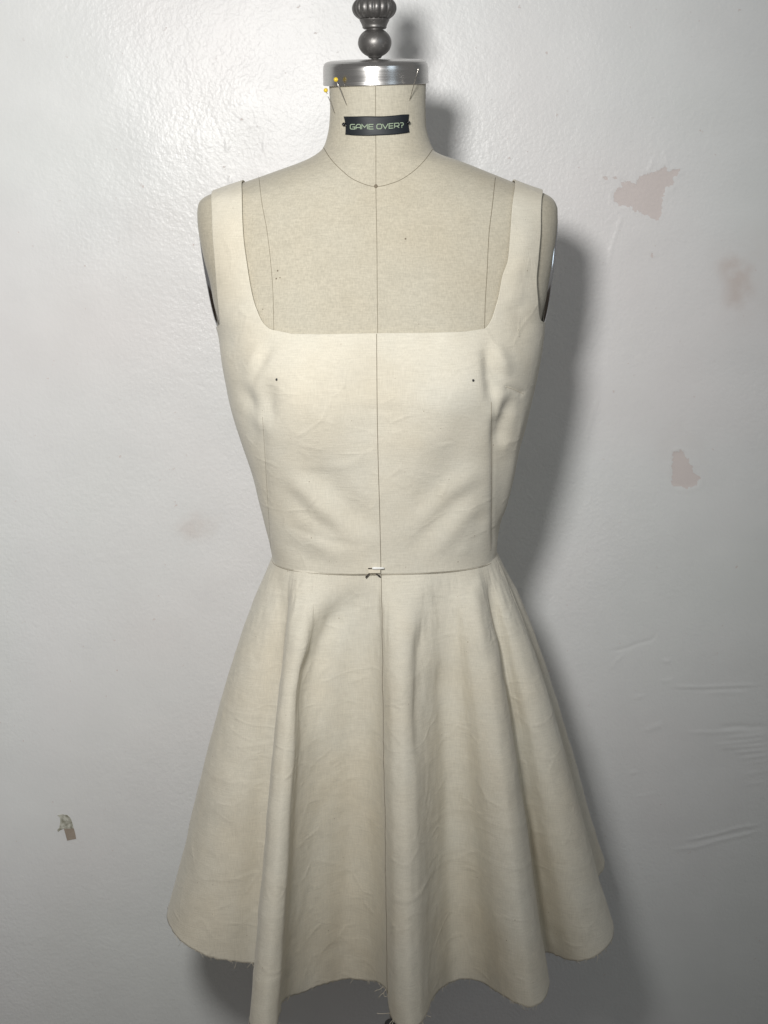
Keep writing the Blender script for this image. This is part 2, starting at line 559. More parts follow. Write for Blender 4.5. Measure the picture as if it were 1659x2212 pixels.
# ------------------------------------------------------------------ torso shape (shared by form and dress)
sil = [  # picture row, left and right outline of the covered form
    (150, 712, 918), (180, 711, 920), (230, 713, 919), (270, 711, 920), (300, 705, 926), (318, 698, 933), (328, 688, 939), (338, 672, 958),
    (348, 650, 987), (358, 622, 1013), (368, 593, 1037), (378, 564, 1061), (388, 534, 1085), (398, 503, 1109), (408, 474, 1135),
    (416, 452, 1158), (424, 438, 1177), (432, 431, 1190), (442, 428, 1198), (456, 427, 1203), (475, 428, 1203), (510, 433, 1200), (550, 441, 1194),
    (600, 455, 1185), (650, 465, 1176), (690, 476, 1166), (720, 483, 1164), (760, 489, 1159), (800, 496, 1152), (850, 506, 1141), (900, 519, 1128),
    (950, 535, 1115), (1000, 551, 1103), (1050, 564, 1091), (1100, 577, 1080), (1150, 589, 1068), (1195, 598, 1062), (1240, 590, 1072),
    (1300, 560, 1104), (1400, 522, 1140), (1500, 505, 1160), (1620, 510, 1160), (1740, 540, 1130)]
sil = np.array(sil, float)
PL, PR = at(sil[:, 1], sil[:, 0], 0.0), at(sil[:, 2], sil[:, 0], 0.0)
ZT = (PL[:, 2] + PR[:, 2]) / 2
XLt, XRt = PL[:, 0], PR[:, 0]
zof = lambda py: at(np.array(822.0), np.array(float(py)), 0.0)[2]
dep = np.array([  # row, front depth, back depth (cm), section exponent
    (150, 5.1, 4.9, 2.0), (230, 5.1, 5.2, 2.0), (290, 5.3, 5.8, 2.0), (330, 5.8, 6.6, 2.0), (370, 6.5, 7.6, 2.05), (410, 7.2, 8.4, 2.15),
    (450, 7.9, 9.0, 2.35), (520, 8.9, 9.6, 2.6), (600, 9.9, 9.8, 2.7), (700, 11.1, 9.6, 2.7), (770, 11.9, 9.3, 2.75), (830, 12.1, 9.0, 2.75),
    (900, 11.6, 8.7, 2.9), (1000, 10.5, 8.2, 2.9), (1100, 9.5, 7.7, 2.8), (1195, 8.8, 7.4, 2.65), (1240, 8.7, 7.4, 2.55), (1320, 8.5, 8.2, 2.25),
    (1450, 7.8, 9.0, 2.2), (1600, 7.0, 9.0, 2.2), (1740, 6.0, 8.0, 2.2)])
ZD = np.array([zof(r) for r in dep[:, 0]])


def sect(z):
    xl, xr = pchip(z, ZT, XLt), pchip(z, ZT, XRt)
    return (xl + xr) / 2, (xr - xl) / 2, pchip(z, ZD, dep[:, 1] / 100), pchip(z, ZD, dep[:, 2] / 100), pchip(z, ZD, dep[:, 3])


ZBUST = zof(826)


def front(x, z, off=0.0):
    xc, a, bf, bb, n = sect(z)
    u = np.clip(np.abs((x - xc) / (a + off)), 0, 1)
    base = (bf + off) * (1 - u ** n) ** (1 / n)
    bump_ = 0.0105 * (np.exp(-((x - 0.083) / 0.048) ** 2) + np.exp(-((x + 0.083) / 0.048) ** 2)) * np.exp(-((z - ZBUST) / 0.062) ** 2)
    cent = -0.006 * np.exp(-(x / 0.03) ** 2) * np.exp(-((z - ZBUST) / 0.06) ** 2)
    return base + (bump_ + cent) * (1 - u ** 6)


def back(x, z, off=0.0):
    xc, a, bf, bb, n = sect(z)
    u = np.clip(np.abs((x - xc) / (a + off)), 0, 1)
    return (bb + off) * (1 - u ** n) ** (1 / n)


def on_front(px, py, off=0.0, fn=front, lift=0.0):
    px = np.asarray(px, float); py = np.asarray(py, float)
    Y = np.full(px.shape, -0.08)
    for _ in range(70):
        P = at(px, py, Y)
        Y = 0.75 * Y + 0.25 * (-fn(P[..., 0], P[..., 2], off) - lift)
    return at(px, py, Y)


form = empty('dress_form', (0, 0, 0), 'beige linen dress form with steel neck cap on a stand', 'dress form')

# torso mesh: rings, denser over the shoulder slope
zr = np.unique(np.round(np.concatenate([np.linspace(ZT[0], zof(320), 24), np.linspace(zof(320), zof(445), 150), np.linspace(zof(445), ZT[-1], 150)]), 6))[::-1]
NC = 200
phi = np.arange(NC) * 2 * math.pi / NC
rows = []
for z in zr:
    za = np.full(NC, z)
    xc, a, bf, bb, n = sect(za)
    cs, sn = np.cos(phi), np.sin(phi)
    x = xc + a * np.sign(cs) * np.abs(cs) ** (2 / n)
    y = np.where(sn >= 0, -front(x, za), back(x, za))
    sh = 0.0065 * float(sstep(zof(722), zof(745), z)) * float(sstep(zof(1700), zof(1600), z))
    x = xc + (x - xc) * (1 - sh / 0.13); y = y * (1 - sh / 0.09)
    rows.append(np.stack([x, y, za], -1))
tv = np.concatenate(rows)
tf = [tuple(q) for q in grid_faces(len(zr), NC, True)] + [tuple(range(NC)), tuple((len(zr) - 1) * NC + i for i in range(NC))[::-1]]
torso = mesh_obj('torso', tv, tf, M['linen'])
adopt(torso, form)


def surf_line(name, pts, rad, mat, parent, fn=front, off=0.0, n=60, lift=0.0, under=None):
    p = np.array(pts, float)
    s = np.linspace(0, 1, len(p)); q = np.linspace(0, 1, n)
    px = pchip(q, s, p[:, 0]); py = pchip(q, s, p[:, 1])
    P = on_front(px, py, off, fn, lift)
    v, f = tube(P, rad, 6)
    o = mesh_obj(name, v, f, mat)
    o.parent = parent
    return o


tor = torso
surf_line('center_seam', [(811, 184), (811, 250), (812, 330), (812, 403), (814, 520), (815, 640), (816, 735)], 0.00028, M['thread_linen'], tor)
surf_line('shoulder_seam', [(559, 381), (566, 440), (577, 500), (585, 570), (590, 640), (592, 740)], 0.00024, M['thread_linen'], tor)
surf_line('shoulder_seam', [(1070, 384), (1064, 440), (1056, 510), (1052, 590), (1048, 660), (1046, 740)], 0.00032, M['thread_linen'], tor)
surf_line('neck_seam', [(699, 319), (712, 340), (735, 365), (768, 390), (812, 403), (855, 393), (893, 370), (920, 343), (934, 323)], 0.00030, M['thread_linen'], tor)
P = on_front(812, 403)
v, f = sphere(P, 0.0020, 10, (0.9, 0.5, 1.2))
mesh_obj('center_mark', v, f, M['thread_dark'], tor)
for (mx, my, mr) in ((876, 516, 0.0010), (905, 700, 0.0005), (600, 585, 0.0009), (605, 600, 0.0007), (597, 602, 0.0009), (568, 668, 0.0006)):
    v, f = sphere(on_front(mx, my), mr, 8, (1, 0.35, 1))
    mesh_obj('stain_dot', v, f, M['thread_dark'], tor)

# arm plates: domed oval steel plates with a rolled rim, on the slanted armholes
for side, top, bot in ((-1, (429, 462), (472, 712)), (1, (1203, 462), (1171, 712))):
    A, B = at(*map(np.array, (float(top[0]), float(top[1]))), 0.0), at(*map(np.array, (float(bot[0]), float(bot[1]))), 0.0)
    ctr = (A + B) / 2
    hz = np.linalg.norm(A - B) / 2
    hy = 0.036
    ctr = ctr + np.array([-side * 0.0012, 0.010, 0])
    prof = [(0.999, -0.004), (1.0, -0.0005), (0.995, 0.0016), (0.97, 0.0026), (0.93, 0.0020), (0.88, 0.0019), (0.7, 0.0022), (0.4, 0.0026), (0.03, 0.0028)]
    v, f = lathe(prof, 72)
    ax = (A - B) / np.linalg.norm(A - B)
    nrm = np.array([ax[2], 0, -ax[0]]) * side
    yb = np.array([0, 1.0, 0])
    vv = ctr + v[:, :1] * hz * ax + v[:, 1:2] * hy * yb + v[:, 2:] * nrm
    o = mesh_obj('arm_plate', vv, f, M['chrome'])
    adopt(o, form)

# neck cap, tipped forward
capc = at(812.0, 181.0, 0.0)
prof = [(0.0485, 0.0), (0.0528, 0.0), (0.0532, 0.0006), (0.0530, 0.004), (0.0528, 0.0150), (0.0524, 0.0185), (0.0510, 0.0212), (0.0485, 0.0228),
        (0.044, 0.0236), (0.03, 0.0242), (0.016, 0.0244), (0.0005, 0.0245)]
pr = np.array(prof)
tt = np.linspace(0, 1, len(pr)); tq = np.linspace(0, 1, 60)
prof2 = np.stack([np.interp(tq, tt, pr[:, 0]), np.interp(tq, tt, pr[:, 1])], -1)
v, f = lathe(prof2, 128)
rot = np.array(Matrix.Rotation(R(6.0), 3, 'X') @ Matrix.Rotation(R(-0.6), 3, 'Y'))
cap = mesh_obj('neck_cap', v @ rot.T + np.array([capc[0], 0.001, capc[2] - 0.0005]), f, M['steel'])
adopt(cap, form)

# finial with a fluted bulb above a ball
k = 0.0103e-2 * 100 * 0.01
base_z = capc[2] + 0.0235
zy = lambda y: base_z + (595 - y) * k
prof = [(0.0030, zy(605)), (0.0036, zy(596)), (0.0037, zy(588)), (0.0060, zy(584)), (0.0066, zy(574)), (0.0072, zy(566))]
for a in np.linspace(-64, 62, 26):
    prof.append((0.0168 * math.cos(R(a)), zy(440) + 0.0143 * math.sin(R(a))))
prof += [(0.0108, zy(312)), (0.0119, zy(303)), (0.0122, zy(298)), (0.0120, zy(290)), (0.0127, zy(272)), (0.0138, zy(250)), (0.0146, zy(236)), (0.0149, zy(226)), (0.0150, zy(218))]
i0 = len(prof)
for a in np.linspace(-50, 52, 26):
    prof.append((0.0218 * math.cos(R(a)) ** 0.85, zy(120) + 0.0135 * math.sin(R(a))))
i1 = len(prof)
prof += [(0.0158, zy(6)), (0.0162, zy(-2)), (0.0160, zy(-12)), (0.0125, zy(-22)), (0.0115, zy(-50)), (0.014, zy(-75)), (0.0185, zy(-110)), (0.0190, zy(-150)), (0.015, zy(-200)), (0.006, zy(-240)), (0.0005, zy(-246))]


def flute(kk, z, a):
    if i0 <= kk < i1:
        w_ = math.sin((kk - i0 + 0.5) / (i1 - i0) * math.pi) ** 0.5
        return w_ * (0.075 * np.abs(np.cos(a * 9 + 0.3)) ** 0.7 - 0.055)
    return np.zeros_like(a)


v, f = lathe(prof, 216, flute)
fin_axis = at(806.5, 60.0, 0.0)
fr_ = np.array(Matrix.Rotation(R(1.0), 3, 'X'))
v = (v - np.array([0, 0, base_z])) @ fr_.T + np.array([fin_axis[0] + 0.0012, -0.002, base_z])
finial = mesh_obj('finial', v, f, M['pewter'])
adopt(finial, form)

# stand below the torso
zb = ZT[-1]
v, f = lathe([(0.0145, 0.10), (0.0145, 0.40), (0.0165, 0.405), (0.0165, 0.44), (0.0105, 0.445), (0.0105, zb + 0.02)], 32)
v[:, 0] += 0.013
pole = mesh_obj('stand_pole', v, f, M['enamel']); adopt(pole, form)
v, f = lathe([(0.02, 0.06), (0.04, 0.065), (0.042, 0.085), (0.03, 0.11), (0.018, 0.13), (0.0148, 0.14)], 40)
v[:, 0] += 0.013
hub = mesh_obj('stand_hub', v, f, M['enamel']); adopt(hub, form)
for q in range(4):
    a = q * math.pi / 2 + 0.6
    s = np.linspace(0, 1, 14)
    pts = np.stack([0.013 + np.cos(a) * (0.02 + 0.21 * s), np.sin(a) * (0.02 + 0.21 * s), 0.085 - 0.07 * s ** 1.6 + 0.02 * np.sin(s * math.pi)], -1)
    v, f = tube(pts, np.linspace(0.014, 0.010, 14), 10)
    leg = mesh_obj('stand_leg', v, f, M['enamel']); adopt(leg, form)
    v, f = lathe([(0.012, 0.0), (0.014, 0.003), (0.013, 0.010), (0.006, 0.016)], 20)
    mesh_obj('leg_foot', v + np.array([pts[-1][0], pts[-1][1], 0]), f, M['enamel'], leg)

# ------------------------------------------------------------------ dress
dress = empty('dress', (0, 0, zof(1240)), 'sleeveless cream muslin dress with square neckline and flared raw-hem skirt', 'dress')
OFF = 0.0042

# bodice outline -> metres on the front of the form
edge = lambda pts: on_front(np.array([p[0] for p in pts], float), np.array([p[1] for p in pts], float), OFF)
oL = edge([(459, 400), (457, 430), (459, 500), (463, 560), (467, 620), (471, 670), (474, 700), (478, 722)])
iL = edge([(524, 384), (522.5, 420), (523, 470), (526, 520), (532, 565), (538, 605), (547, 648), (555, 671), (565, 693), (577, 706.5), (593, 714.5), (610, 716.6), (630, 717.2)])
oR = edge([(1173, 405), (1170, 430), (1168, 500), (1163, 560), (1160, 600), (1163, 650), (1168, 690), (1169, 722)])
iR = edge([(1112, 392), (1109, 430), (1103, 500), (1097, 560), (1085, 597), (1077, 642), (1071, 665), (1064, 687), (1056, 701), (1047, 710.5), (1035, 716.8), (1022, 718.8), (1008, 719.3)])
neckl = on_front(np.array([630.0, 700, 813, 930, 1012]), np.array([716.5, 717.5, 719, 719.5, 718]), OFF)
ZN = (iL[-1, 2] + iR[-1, 2]) / 2
iL[-1, 2] = iR[-1, 2] = ZN
oL[-1, 2] = oR[-1, 2] = ZN
ZW = at(824.0, 1241.0, -0.094)[2]
NZ, NF = 330, 420            # rows below the neckline, columns across the front
cS = 70                      # columns in each strap
cM = NF - 2 * cS


def body_a(z):
    xc, a, bf, bb, n = sect(z)
    return xc, a + OFF


def front_row(z, jitter=0):
    """x of the front columns at height z (arrays), left outline to right outline"""
    xc, a = body_a(np.array([ZN]))
    f1 = (iL[-1, 0] - xc[0]) / a[0]; f2 = (iR[-1, 0] - xc[0]) / a[0]
    g = np.linspace(0, 1, cS + 1)
    # crowd columns towards the outline so the side turns smoothly
    sL = -np.cos(np.arccos(-f1) * 1.0 * g) if False else None
    angL = np.linspace(math.pi, math.acos(f1), cS + 1)
    angR = np.linspace(math.acos(f2), 0, cS + 1)
    u = np.concatenate([np.cos(angL), np.linspace(f1, f2, cM + 1)[1:-1], np.cos(angR)])
    xc, a = body_a(np.asarray(z))
    return xc + a * u


def crease_field(x, z):
    """push (metres, + outward) of folds and darts, lines measured on the front"""
    d_ = np.zeros(x.shape)
    for pts, amp_, w_, taper in CREASES:
        P = on_front(np.array([p[0] for p in pts], float), np.array([p[1] for p in pts], float), OFF)[:, [0, 2]]
        sP = np.linspace(0, 1, len(P)); sQ = np.linspace(0, 1, 16)
        P = np.stack([pchip(sQ, sP, P[:, 0]), pchip(sQ, sP, P[:, 1])], -1)
        dist, fr = dist_poly(x, z, P)
        ends = sstep(0, 1, np.minimum(fr, 1 - fr) * (taper or 8))
        d_ += amp_ * np.exp(-(dist / w_) ** 2) * ends
    return d_


CREASES = [
    # left drag folds below the bust
    ([(585, 985), (660, 1060), (740, 1140), (805, 1200)], 0.0026, 0.016, 3),
    ([(640, 985), (715, 1055), (775, 1125), (812, 1175)], -0.0040, 0.016, 3),
    ([(605, 1030), (650, 1090), (705, 1138), (770, 1170)], -0.0020, 0.0085, 3),
    ([(600, 1125), (660, 1150), (730, 1172), (800, 1178)], -0.0008, 0.005, 3),
    ([(650, 1150), (720, 1192), (770, 1210)], 0.0016, 0.010, 3),
    ([(600, 1150), (660, 1200), (730, 1228)], -0.0014, 0.011, 3),
    # right drag folds
    ([(1020, 830), (1005, 930), (975, 1010), (930, 1090), (880, 1170)], -0.0040, 0.020, 3),
    ([(1062, 1030), (980, 1090), (915, 1155), (870, 1215)], -0.0022, 0.010, 3),
    ([(1062, 1000), (990, 1050), (930, 1110), (880, 1180)], 0.0026, 0.012, 3),
    ([(1050, 1070), (1000, 1120), (960, 1170), (925, 1215)], 0.0014, 0.009, 3),
    ([(1060, 1090), (1030, 1140), (1000, 1195)], -0.0014, 0.009, 3),
    ([(1030, 1120), (1010, 1175), (985, 1210)], 0.0010, 0.007, 3),
    # darts: grooves of the sewn lines
    ([(566, 870), (570, 960), (576, 1060), (584, 1195)], -0.0007, 0.0030, 8),
    ([(1066, 800), (1069, 880), (1069, 960), (1068, 1060), (1066, 1205)], -0.0012, 0.0030, 8),
    ([(1080, 860), (1080, 1000), (1074, 1195)], -0.0030, 0.009, 4),
    # left bust dart pucker
    ([(582, 806), (578, 852), (570, 930)], -0.0052, 0.010, 2),
    ([(522, 815), (534, 855), (562, 918)], -0.0046, 0.0085, 2),
    ([(540, 815), (552, 870), (570, 950)], 0.0022, 0.009, 2),
    ([(602, 728), (565, 775), (541, 838)], -0.0042, 0.0060, 2),
    ([(588, 735), (553, 775), (528, 826)], 0.0022, 0.0075, 2),
    ([(562, 755), (559, 830), (562, 900)], 0.0012, 0.006, 2),
    ([(510, 860), (545, 930), (578, 1000)], -0.0022, 0.010, 2),
    # right bust dart pucker
    ([(1042, 730), (1062, 778), (1080, 818), (1092, 842)], -0.0052, 0.0065, 2.4),
    ([(1060, 732), (1080, 778), (1100, 820)], 0.0034, 0.0085, 2.4),
    ([(1046, 752), (1058, 820), (1067, 895)], -0.0040, 0.0058, 2.4),
    ([(1082, 830), (1080, 870), (1072, 920)], 0.0026, 0.0080, 3),
    ([(1098, 845), (1092, 900), (1082, 975)], -0.0044, 0.0085, 3),
    ([(1116, 855), (1102, 930), (1090, 1000)], 0.0022, 0.0075, 3),
    ([(1088, 834), (1110, 842), (1136, 853)], -0.0016, 0.0035, 5),
    ([(1138, 850), (1112, 980), (1084, 1150)], 0.0016, 0.0050, 4),
    # strap and chest wrinkles
    ([(1110, 640), (1128, 690), (1140, 735)], -0.0014, 0.010, 3),
    ([(1120, 550), (1113, 620), (1120, 670)], 0.0012, 0.010, 3),
    ([(1142, 470), (1128, 540), (1118, 610)], 0.0012, 0.010, 3),
    ([(480, 690), (500, 760), (520, 820)], -0.0014, 0.014, 3),
    ([(690, 880), (800, 886), (930, 884)], -0.0004, 0.005, 3),
    ([(610, 1000), (720, 1010), (810, 985)], 0.0005, 0.005, 3),
]

_xc, _a, _1, _2, _3 = sect(np.array([ZN]))
oL[-1, 0] = _xc[0] - _a[0] - OFF
oR[-1, 0] = _xc[0] + _a[0] + OFF
zrow = np.linspace(ZN, ZW, NZ)
FX = np.stack([front_row(np.full(NF + 1, z)) for z in zrow])      # columns NF+1
FZ = np.repeat(zrow[:, None], NF + 1, 1)
# neckline row follows the measured edge a little
dip = np.interp(FX[0], [iL[-1, 0], iL[-1, 0] * 0.5, 0, iR[-1, 0] * 0.5, iR[-1, 0]], [0, 0.0004, 0.0006, 0.0004, 0])
FZ -= dip[None, :] * np.linspace(1, 0, NZ)[:, None] ** 3
# straps (rows upward to the shoulder line, then down the back)
NS = 150


def zstar(x):
    zz = np.linspace(zof(470), zof(325), 900)
    xc, a = body_a(zz)
    res = np.zeros_like(x)
    left = xc - a; right = xc + a
    # outline is monotone here: left rises with z, right falls with z
    resL = np.interp(x, left, zz)
    resR = np.interp(-x, -right, zz)
    return np.where(x < 0, resL, resR)


def strap(oE, iE, nrows, flip):
    zo, xo = oE[:, 2], oE[:, 0]
    zi, xi = iE[:, 2], iE[:, 0]
    c = np.linspace(0, 1, cS + 1)
    xs0 = None
    ang = np.linspace(0, 1, nrows)
    tfrac = np.sin(ang * math.pi / 2) ** 1.0
    X = np.zeros((nrows, cS + 1)); Z = np.zeros_like(X)
    base = front_row(np.full(NF + 1, ZN))
    bx = base[:cS + 1] if not flip else base[-(cS + 1):][::-1]
    for r_, tf_ in enumerate(tfrac):
        x = bx.copy()
        for _ in range(25):
            zs_ = zstar(x)
            z = ZN + (zs_ - ZN) * tf_
            # edges at this height
            xoz = pchip(z, zo, xo); xiz = pchip(z, zi, xi)
            w_ = sstep(0, 0.05, tf_)
            cc = (bx - bx[0]) / (bx[-1] - bx[0]) * (1 - w_) + c * w_
            x = 0.5 * x + 0.5 * (xoz + (xiz - xoz) * cc)
        X[r_] = x; Z[r_] = z
    X[0] = bx; Z[0] = ZN
    return X, Z


def smooth_normals(Pg):
    du = np.gradient(Pg, axis=1); dv = np.gradient(Pg, axis=0)
    n_ = np.cross(du, dv)
    return n_ / (np.linalg.norm(n_, axis=-1, keepdims=True) + 1e-12)


def drape(X, Z, side):
    """world points of dress cloth over the form, front (side -1) or back (+1)"""
    if side < 0:
        Y = -front(X, Z, OFF)
    else:
        Y = back(X, Z, OFF)
    return np.stack([X, Y, Z], -1)


verts, faces = [], []
P = drape(FX, FZ, -1)
cr = crease_field(FX, FZ) + 0.0005 * vnoise(FX, FZ, 40, 5) + 0.0007 * vnoise(FX, FZ, 17, 6)
n_ = smooth_normals(P)
n_ *= np.sign(-n_[..., 1:2] + 1e-9) if False else 1
if n_[NZ // 2, NF // 2, 1] > 0:
    n_ = -n_
fadeb = np.ones_like(FZ)
fadeb *= 1 - 0.7 * sstep(ZW + 0.012, ZW, FZ)
edgefade = sstep(0, 8, np.minimum(np.arange(NF + 1), NF - np.arange(NF + 1)))[None, :]
P = P + n_ * (cr * fadeb * edgefade)[..., None]
bodyP = P
bodice_v = [P.reshape(-1, 3)]
bodice_f = [grid_faces(NZ, NF + 1)]
offv = P.size // 3
# back of the bodice shares the side columns by position
ub = np.cos(np.linspace(math.pi, 0, 121))
xcz, az = body_a(zrow)
BX = xcz[:, None] + az[:, None] * ub[None, :]
BZ = np.repeat(zrow[:, None], 121, 1)
PB = drape(BX, BZ, 1)
PB[:, 0], PB[:, -1] = bodyP[:, 0], bodyP[:, -1]
bodice_v.append(PB.reshape(-1, 3)); bodice_f.append(grid_faces(NZ, 121, off=offv)[:, ::-1]); offv += PB.size // 3
for oE, iE, fl in ((oL, iL, False), (oR, iR, True)):
    X, Z = strap(oE, iE, NS, fl)
    PF = drape(X, Z, -1)
    PF[-1, :, 1] *= 0.0
    nf = smooth_normals(PF)
    if nf[NS // 3, cS // 2, 1] > 0:
        nf = -nf
    cf = crease_field(X, Z) + 0.0005 * vnoise(X, Z, 40, 5) + 0.0007 * vnoise(X, Z, 17, 6)
    # cloth stands a touch proud where the strap rides over the shoulder
    ride = 0.0014 * sstep(0.55, 1.0, np.linspace(0, 1, NS))[:, None] * np.ones(cS + 1)[None]
    PF = PF + nf * ((cf * (1 - sstep(0.9, 1, np.linspace(0, 1, NS)))[:, None]) + ride)[..., None]
    # weld the foot of the strap to the bodice row
    idx = np.arange(cS + 1) if not fl else np.arange(NF, NF - cS - 1, -1)
    delta = bodyP[0, idx] - PF[0]
    PF += delta[None] * (1 - sstep(0, 0.15, np.linspace(0, 1, NS)))[:, None, None]
    XB = X[::-1]; ZB = Z[::-1]
    PBk = drape(XB, ZB, 1)
    PBk[0] = PF[-1]
    nb = smooth_normals(PBk)
    if nb[NS // 2, cS // 2, 1] < 0:
        nb = -nb
    PBk[1:] += nb[1:] * (ride[::-1])[1:, :, None]
    S = np.concatenate([PF, PBk[1:]])
    ff = grid_faces(len(S), cS + 1, off=offv)
    bodice_v.append(S.reshape(-1, 3)); bodice_f.append(ff if fl else ff[:, ::-1]); offv += S.size // 3
bv, bf_ = np.concatenate(bodice_v), np.concatenate(bodice_f)
bodice = mesh_obj('bodice', bv, bf_, M['muslin'])
import bmesh
bm = bmesh.new(); bm.from_mesh(bodice.data)
bmesh.ops.remove_doubles(bm, verts=bm.verts, dist=0.00003)
bmesh.ops.recalc_face_normals(bm, faces=bm.faces)
bm.faces.ensure_lookup_table()
if bm.faces[(NZ // 2) * NF + NF // 2].normal.y > 0:
    bmesh.ops.reverse_faces(bm, faces=bm.faces)
bm.to_mesh(bodice.data); bm.free()
bodice.data.polygons.foreach_set('use_smooth', [True] * len(bodice.data.polygons))
so = bodice.modifiers.new('cloth thickness', 'SOLIDIFY')
so.thickness = 0.0016; so.offset = -1
adopt(bodice, dress)

# height lookup of the finished bodice front for things lying on it
from mathutils.bvhtree import BVHTree
bvh_b = BVHTree.FromPolygons([tuple(p) for p in bv], [tuple(int(i) for i in q) for q in bf_])


def cast(px, py, bvh, lift=0.0):
    """first hit of the measured sight line, lifted off the surface"""
    d = ray(float(px), float(py)); d = Vector(d / np.linalg.norm(d))
    h = bvh.ray_cast(Vector(CAM), d)
    if h[0] is None:
        return None
    return np.array(h[0]) - np.array([0, 1, 0]) * lift


def cast_line(name, pts, rad, mat, parent, bvh, n=80, lift=0.0):
    p = np.array(pts, float)
    s = np.linspace(0, 1, len(p)); q = np.linspace(0, 1, n)
    P_ = [cast(a, b_, bvh, lift) for a, b_ in zip(pchip(q, s, p[:, 0]), pchip(q, s, p[:, 1]))]
    P_ = [x for x in P_ if x is not None]
    v, f = tube(np.array(P_), rad, 6)
    o = mesh_obj(name, v, f, mat)
    o.parent = parent
    return o


def under(o, parent):
    o.parent = parent
    return o


cast_line('center_seam', [(813.5, 721), (814, 800), (815, 900), (817, 1000), (820, 1100), (823, 1238)], 0.00034, M['thread_dark'], bodice, bvh_b, 140)
cast_line('dart_seam', [(1061, 868), (1062, 960), (1061.5, 1060), (1060, 1190)], 0.00028, M['thread_seam'], bodice, bvh_b, 90)
cast_line('dart_seam', [(567, 900), (571, 960), (577, 1060), (585, 1188)], 0.00016, M['thread_linen'], bodice, bvh_b, 90)
cast_line('bust_dart_seam', [(1092, 835), (1110, 841), (1130, 851)], 0.0004, M['thread_pale'], bodice, bvh_b, 20)
for mx, my in ((598, 820), (1022, 822)):
    v, f = sphere(cast(mx, my, bvh_b), 0.0014, 10, (1, 0.4, 1))
    under(mesh_obj('bust_mark', v, f, M['ink']), bodice)

# ------------------------------------------------------------------ skirt
ZH = at(570.0, 2231.0, -0.222)[2]
hem_px = [  # picture x, y of the hem edge, and where its cloth leaves the waist (picture x)
    (362, 1965, 587), (360, 1985, 588), (372, 2012, 591), (400, 2040, 595), (440, 2062, 602), (490, 2076, 612), (540, 2080, 622), (572, 2084, 630), (574, 2108, 634),
    (556, 2150, 638), (541, 2185, 642), (537, 2207, 647), (547, 2226, 653), (570, 2233, 662), (594, 2222, 672), (603, 2192, 682), (612, 2160, 692), (652, 2145, 724),
    (700, 2127, 752), (745, 2116, 778), (790, 2118, 800), (824, 2128, 817), (837, 2148, 823), (841, 2182, 832), (857, 2212, 846), (884, 2221, 862),
    (909, 2211, 880), (924, 2187, 897), (934, 2160, 912), (952, 2137, 925), (980, 2121, 940), (1008, 2116, 953), (1045, 2127, 968), (1088, 2154, 988),
    (1122, 2171, 1004), (1150, 2175, 1015), (1173, 2163, 1026), (1185, 2134, 1034), (1183, 2104, 1038), (1174, 2080, 1041), (1172, 2063, 1043), (1184, 2060, 1046),
    (1202, 2067, 1050), (1240, 2078, 1056), (1272, 2073, 1062), (1300, 2058, 1067), (1319, 2035, 1071), (1325, 2003, 1074), (1316, 1975, 1076), (1296, 1950, 1078),
    (1284, 1922, 1079), (1292, 1896, 1080), (1305, 1876, 1080.5), (1305, 1855, 1081)]
hp = np.array(hem_px, float)
lift = np.interp(hp[:, 0], [360, 400, 470, 540], [0.026, 0.020, 0.009, 0.0]) * (hp[:, 0] < 545) * (hp[:, 1] < 2083)
lift += np.interp(hp[:, 0], [1195, 1240, 1300, 1325], [0.0, 0.006, 0.016, 0.022]) * (hp[:, 0] > 1194) * (hp[:, 1] > 1990)
lift += 0.022 * (hp[:, 0] > 1194) * (hp[:, 1] < 1990)
lift -= np.interp(hp[:, 0], [606, 650, 740, 810, 838], [0.0, 0.019, 0.024, 0.019, 0.0]) * (hp[:, 1] > 2100) * (hp[:, 1] < 2165)
lift -= np.interp(hp[:, 0], [934, 980, 1045, 1090], [0.0, 0.012, 0.010, 0.0]) * (hp[:, 1] > 2100) * (hp[:, 1] < 2165)
Hf = at_z(hp[:, 0], hp[:, 1], ZH + lift)
# waist points: ring of the bodice foot, a hair inside it
xcw, aw_ = body_a(np.array([ZW])); xcw, aw_ = xcw[0], aw_[0]
wl, wr = at(586.0, 1196.0, 0.0)[0], at(1076.0, 1196.0, 0.0)[0]
ww = at(hp[:, 2], np.full(len(hp), 1225.0), -0.05)[:, 0]
un = np.interp(hp[:, 2], [586, 824, 1081], [-1, 0, 1])
wang = np.arccos(np.clip(-un, -1, 1))            # 0 left .. pi right
# back half in plan
hb, wb = [], []
Rr = Hf[-1]; Ll = Hf[0]
nb_ = 22
for k in range(1, nb_):
    s_ = k / nb_
    a_ = s_ * math.pi
    cx_ = (Rr[0] + Ll[0]) / 2
    bxr = (Rr[0] - Ll[0]) / 2
    rad = 1 + 0.13 * math.cos(2 * math.pi * s_ * 3.0 + math.pi) * math.sin(a_)
    y0 = Rr[1] + (Ll[1] - Rr[1]) * s_
    hb.append((cx_ + bxr * math.cos(a_) * (1 - 0.02 * math.sin(a_)), min(y0 + (0.17 - y0) * rad * math.sin(a_) ** 0.8, 0.22), ZH + 0.024))
    wb.append(math.pi + a_)
Hk = np.vstack([Hf, hb]); wk = np.concatenate([wang, wb])
Hk = np.vstack([Hk, Hk[:1]]); wk = np.append(wk, wang[0] + 2 * math.pi)
# closed smooth curve through the keys (periodic Catmull-Rom, centripetal)
seg = np.linalg.norm(np.diff(Hk, axis=0), axis=1) ** 0.5
T = np.concatenate([[0], np.cumsum(seg)])


